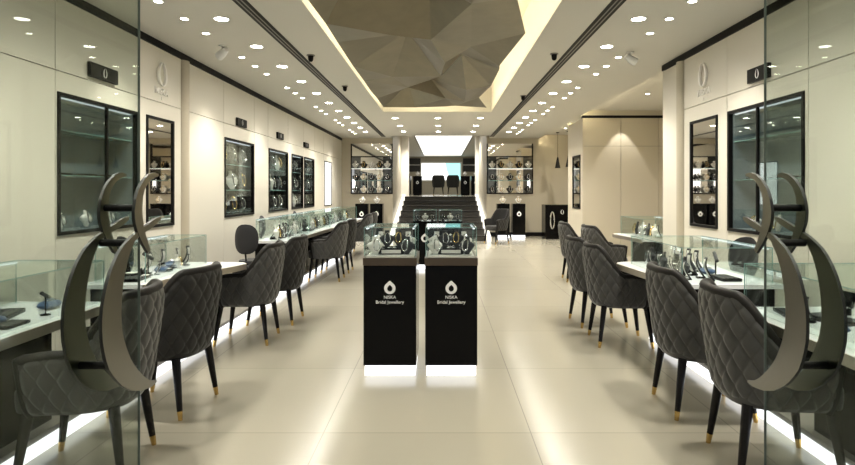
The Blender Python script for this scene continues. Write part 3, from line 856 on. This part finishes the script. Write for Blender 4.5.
fill(2.28, 1.76, 4.08, 5.05, ZT, 'in the glass showcase on the second right counter', -PI/2, 'TRTBTPTTRTXTRT')
fill(1.86, 1.78, 4.12, 5.02, ZT, 'in the front row of the second right showcase', -PI/2, 'TNTTNTTN', .8)
fill(-2.20, -2.20, 4.16, 5.02, ZT, 'in the front row of the second left showcase', PI/2, 'XTXWT', .62)
fill(1.86, 1.80, 1.6, 3.1, ZT, 'in the front row behind the right glass door', -PI/2, 'RBTRTPTR', .75)
fill(-2.08, -2.06, 1.4, 3.1, ZT, 'in the front row behind the left glass door', PI/2, 'RPRRXRB', .7)
t, w, d, h = pane_case('glass showcase on the counter in the right side bay', 2.72, 3.24, 7.68, 8.62, ZT, 1.02); led(t, w-.02, -d+.02, d-.02, h-.006)
fill(3.2, 2.78, 7.75, 8.55, ZT, 'in the showcase in the right side bay', -PI/2, 'WTNTWRN')

# ================================================================== PEDESTALS
def pedestal(x0, x1, y0, y1, zb, ztop, lab, big=False, glow=True, z0=0, name='display_pedestal', logo=True):
    w = (x1-x0)/2; d = (y1-y0)/2
    t = thing(name, lab, 'pedestal', ((x0+x1)/2, (y0+y1)/2, z0))
    B(-w, w, -d, d, zb, ztop).build('body', M['black'], t, bevel=.003)
    if glow: B(-w+.01, w-.01, -d+.01, d-.01, 0, zb-.001).build('lit_plinth', M['plinth'], t)
    else: B(-w+.02, w-.02, -d+.02, d-.02, 0, zb-.001).build('plinth', M['blackband'], t)
    if logo:
        s = .098 if big else .15
        zl = ztop - (.165 if big else .30)
        e = drop_mb(s, .002).build('emblem', M['white'], t, loc=(0, -d-.0005, zl)); e.rotation_euler = (PI/2, 0, 0)
        if big:
            text_mesh('lettering', NAME, .033, M['white'], t, (0, -d-.001, zl-.074), (PI/2, 0, 0), .0008)
            text_mesh('lettering', SUB, .034, M['white'], t, (0, -d-.001, zl-.111), (PI/2, 0, 0), .0008)
    return t, w, d
for x0, x1, lab in ((-.587, -.187, 'left'), (-.120, .275, 'right')):
    t, w, d = pedestal(x0, x1, 4.31, 4.83, .08, .835, 'glossy black pedestal with white emblem, %s of the front pair' % lab, True)
    B(-w-.004, w+.004, -d-.004, d+.004, .836, .893).build('bronze_collar', M['bronze'], t, bevel=.002)
    B(-w+.02, w-.02, -d+.02, d-.02, .894, .905).build('white_deck', M['whitelac'], t)
    t2, w2, d2, h2 = pane_case('glass showcase on the %s front pedestal' % lab, x0+.004, x1-.004, 4.315, 4.825, .9055, 1.125); led(t2, -w2+.02, -d2+.02, d2-.02, h2-.006); led(t2, w2-.02, -d2+.02, d2-.02, h2-.006)
    xc = (x0+x1)/2; wh = 'in the glass showcase on the %s front pedestal' % lab
    r = thing('display_riser', 'low black riser ' + wh, 'display riser', (xc, 4.56, .906))
    B(-.10, .10, -.13, .10, 0, .045).build('block', M['black'], r, bevel=.003); B(-.075, .075, -.134, -.1305, .010, .036).build('front_plate', M['whitelac'], r)
    bust_with((xc-.045, 4.57, .952), .2, wh, True, False, .68); bust_with((xc+.05, 4.62, .952), -.2, wh, True, True, .68)
    for sx in (-1, 1):
        bust_with((xc+sx*.125, 4.42, .906), -sx*.5, wh, sx > 0, False, .72); bust_with((xc+sx*.115, 4.74, .906), sx*.3, wh, False, False, .8)
    P_BR.put((xc, 4.47, .952), 0, 'silver bracelet lying ' + wh, None, .9)
for x0, x1, lab in ((-.50, -.08, 'left'), (-.04, .38, 'right')):
    t, w, d = pedestal(x0, x1, 10.2, 10.65, .08, .86, 'black pedestal with glass case, %s of the pair farther down the aisle' % lab)
    t2, w2, d2, h2 = pane_case('glass showcase on the %s pedestal farther down the aisle' % lab, x0+.004, x1-.004, 10.204, 10.646, .8605, 1.06)
    led(t2, -w2+.02, -d2+.02, d2-.02, h2-.006)
    xc = (x0+x1)/2; wh = 'in the case on the %s pedestal down the aisle' % lab
    for k, dx in enumerate((-.13, 0, .13)): bust_with((xc+dx, 10.42, .861), 0, wh, k != 1, False, .68)
# back wall pedestals
for x, lab in ((-2.37, 'outermost of the two left of the stairs'), (-1.93, 'closest to the stairs on their left'), (1.86, 'closest to the stairs on their right'), (2.33, 'second from the stairs on their right')):
    t, w, d = pedestal(x-.19, x+.19, 17.0, 17.35, .08, 1.02, 'tall black emblem pedestal against the back wall, ' + lab)
    wh = 'on the back wall pedestal ' + lab
    bust_with((x, 17.17, 1.0205), 0, wh, False, x > 0, 1.15)
t, w, d = pedestal(3.02, 3.80, 16.5, 17.1, .06, 1.0, 'wide black counter block with emblem beneath the pendant lamps', glow=False, name='reception_block', logo=False)
e = emblem_mb(.15, .002).build('emblem', M['white'], t, loc=(.10, -d-.0005, .80)); e.rotation_euler = (PI/2, 0, 0)
MB().tube([(-.19+.055*math.cos(a), -d-.004, .55+.24*math.sin(a)) for a in [2*PI*i/30 for i in range(30)]], .022, 8, True).build('oval_emblem', M['silver'], t, smooth=True)
# pendants
for x, y, zl in ((3.46, 16.9, 2.18), (3.69, 16.5, 2.20)):
    t = thing('pendant_lamp', 'black cone pendant lamp over the reception block, %s' % ('left one' if x < 3.5 else 'right one'), 'pendant lamp', (x, y, CZ+.1))
    MB().lathe([(0, -.02), (.05, -.02), (.05, -.001), (0, -.001)], 16).build('canopy', M['blackband'], t, smooth=True)
    MB().tube([(0, 0, -.02), (0, 0, zl-CZ-.1+.2)], .005, 8).build('cord', M['blackband'], t)
    z = zl-CZ-.1; MB().lathe([(.02, z+.22), (.03, z+.16), (.085, z-.10), (.08, z-.10), (.025, z+.15), (.015, z+.2), (.02, z+.22)], 20, caps=False).build('lamp_shade', M['blackband'], t, smooth=True)
# upper floor furniture
for x, lab in ((-1.62, 'outermost on the left'), (-1.10, 'next to the armchairs on the left'), (1.13, 'next to the armchairs on the right'), (1.62, 'outermost on the right')):
    t, w, d = pedestal(x-.21, x+.21, 26.6, 27.0, .06, .9, 'black emblem pedestal on the upper floor, ' + lab, z0=1.2, glow=False)
    bust_with((x, 26.8, 1.2+.9005), 0, 'on the upper floor pedestal ' + lab, False, False, 1.1)
t = thing('wall_screen', 'large bright white and teal screen on the far wall upstairs', 'screen', (-.05, 34, 1.98))
B(-1.2, 1.3, -.05, -.001, 0, 1.15).build('bezel', M['whitelac'], t, bevel=.01)
MB().box(-1.1, .30, -.056, -.051, .08, 1.07).prism([(.30, .08), (.62, .08), (.40, .6), (.30, 1.07)], 'y', -.056, -.051).build('white_image', M['screen_w'], t)
MB().prism([(.621, .08), (1.2, .08), (1.2, 1.07), (.301, 1.07), (.401, .6)], 'y', -.056, -.051).build('teal_image', M['screen_t'], t)
for x, lab in ((-1.58, 'left'), (1.67, 'right')):
    t = thing('dark_wall_case', 'small dark wall case %s of the upstairs screen' % lab, 'showcase', (x, 34, 2.55))
    B(-.36, .36, -.06, -.001, 0, .8).build('housing', M['darkint'], t)
    B(-.36, .36, -.07, -.061, .38, .42).build('shelf_edge', M['steel'], t)

# ================================================================== GLASS DOORS AND HANDLES
big_o = [(2.015, 1.310), (1.985, 1.306), (1.945, 1.295), (1.875, 1.272), (1.815, 1.250), (1.768, 1.222), (1.733, 1.190), (1.706, 1.15), (1.684, 1.105), (1.670, 1.06), (1.664, 1.01), (1.668, .96),
         (1.680, .912), (1.700, .868), (1.733, .828), (1.776, .790), (1.83, .758), (1.89, .738), (1.95, .730), (1.985, .734)]
big_i = [(1.985, .742), (1.945, .752), (1.905, .778), (1.863, .815), (1.825, .855), (1.795, .905), (1.775, .95), (1.765, 1.0), (1.766, 1.05), (1.774, 1.10), (1.788, 1.15), (1.81, 1.195), (1.84, 1.235),
         (1.88, 1.255), (1.94, 1.270), (1.985, 1.284), (2.015, 1.300)]
sm_o = [(1.995, 1.459), (1.965, 1.464), (1.93, 1.456), (1.894, 1.435), (1.866, 1.408), (1.848, 1.375), (1.838, 1.335), (1.842, 1.30), (1.86, 1.262), (1.89, 1.225), (1.925, 1.190)]
sm_i = [(1.940, 1.200), (1.915, 1.24), (1.898, 1.275), (1.889, 1.31), (1.886, 1.345), (1.89, 1.38), (1.905, 1.41), (1.93, 1.432), (1.96, 1.445), (1.995, 1.452)]
def strip_prism(o_, i_, x0, x1, N=30):
    """plate between two polylines, resampled to quads, with thickness along x"""
    def res(pl):
        L = [0]
        for a, b in zip(pl, pl[1:]): L.append(L[-1]+math.dist(a, b))
        out = []
        for k in range(N+1):
            d = L[-1]*k/N
            for j in range(len(L)-1):
                if L[j+1] >= d-1e-9:
                    q = (d-L[j])/(L[j+1]-L[j]); out.append((pl[j][0]+(pl[j+1][0]-pl[j][0])*q, pl[j][1]+(pl[j+1][1]-pl[j][1])*q)); break
        return out
    a, b = res(o_), res(i_[::-1]); mb = MB(); V = []; F = []; mi = []
    for x in (x0, x1):
        V += [(x, *p) for p in a] + [(x, *p) for p in b]
    n = N+1
    for k in range(N): F += [(k, k+1, n+k+1, n+k), (2*n+k, 3*n+k, 3*n+k+1, 2*n+k+1)]; mi += [0, 0]
    for k in range(N): F += [(k, k+1, 2*n+k+1, 2*n+k), (n+k, n+k+1, 3*n+k+1, 3*n+k)]; mi += [1, 1]
    F += [(0, n, 3*n, 2*n), (N, n+N, 3*n+N, 2*n+N)]; mi += [1, 1]
    mb.v = V; mb.f = F; mb.mi = mi; return mb
for s, side in ((-1, 'left'), (1, 'right')):
    xi, xo, xg = (-.995, -1.107, -1.05) if s < 0 else (1.072, 1.183, 1.127)
    t = thing('glass_door', 'open frameless greenish glass door leaf on the %s of the entrance' % side, 'door', (xg, .85, 0))
    B(-.004, .004, 0, 1.13, .012, 3.03).build('glass_pane', M['doorglass'], t)
    B(-.004, .004, 1.1305, 1.1325, .012, 3.03).build('glass_edge', M['dooredge'], t)
    MB().box(-.02, .02, .0, .14, .002, .10).box(-.02, .02, 0, .14, 2.94, 3.039).build('patch_fitting', M['steel'], t)
    hd = bpy.data.objects.new('door_handle', None); COL.objects.link(hd); hd.parent = t; hd['label'] = 'half of the emblem cut in champagne metal plates'
    def loc(mb):
        mb.v = [(x-xg, y-.85, z) for x, y, z in mb.v]; return mb
    for xp in (xi, xo):
        a, b = sorted((xp-.005, xp+.005))
        m1 = strip_prism(big_o, big_i, a, b); m2 = strip_prism(sm_o, sm_i, a-.002*s, b-.002*s)
        loc(m1).build('crescent_plate', [M['champagne'], M['plateedge']], hd); loc(m2).build('horn_plate', [M['champagne'], M['plateedge']], hd)
    for y, z in ((1.845, 1.232), (1.74, .868), (1.868, 1.345)):
        mb = MB(); a, b = sorted((xi+s*.006, xo-s*.006)); mb.tube([(a, y, z), (b, y, z)], .012, 12)
        loc(mb).build('spacer_rod', M['blackband'], hd, smooth=True)

# ================================================================== CAMERA, WORLD, VIEW
cam = bpy.data.cameras.new('camera'); co = bpy.data.objects.new('camera', cam); COL.objects.link(co)
co.location = (0, 0, 1.4); co.rotation_euler = (PI/2, 0, 0)
cam.sensor_width = 36; cam.lens = 36*570/855; cam.shift_x = -13.5/855; cam.shift_y = -41.5/855; cam.clip_start = .05
sc.camera = co
w = bpy.data.worlds.new('world'); sc.world = w; w.use_nodes = True
w.node_tree.nodes['Background'].inputs[0].default_value = (.85, .88, .86, 1); w.node_tree.nodes['Background'].inputs[1].default_value = .45
sc.view_settings.view_transform = 'Standard'; sc.view_settings.look = 'None'; sc.view_settings.gamma = 1; sc.view_settings.use_curve_mapping = False
sc.view_settings.exposure = 0.44
sc.cycles.max_bounces = 10; sc.cycles.transparent_max_bounces = 24; sc.cycles.sample_clamp_indirect = 4
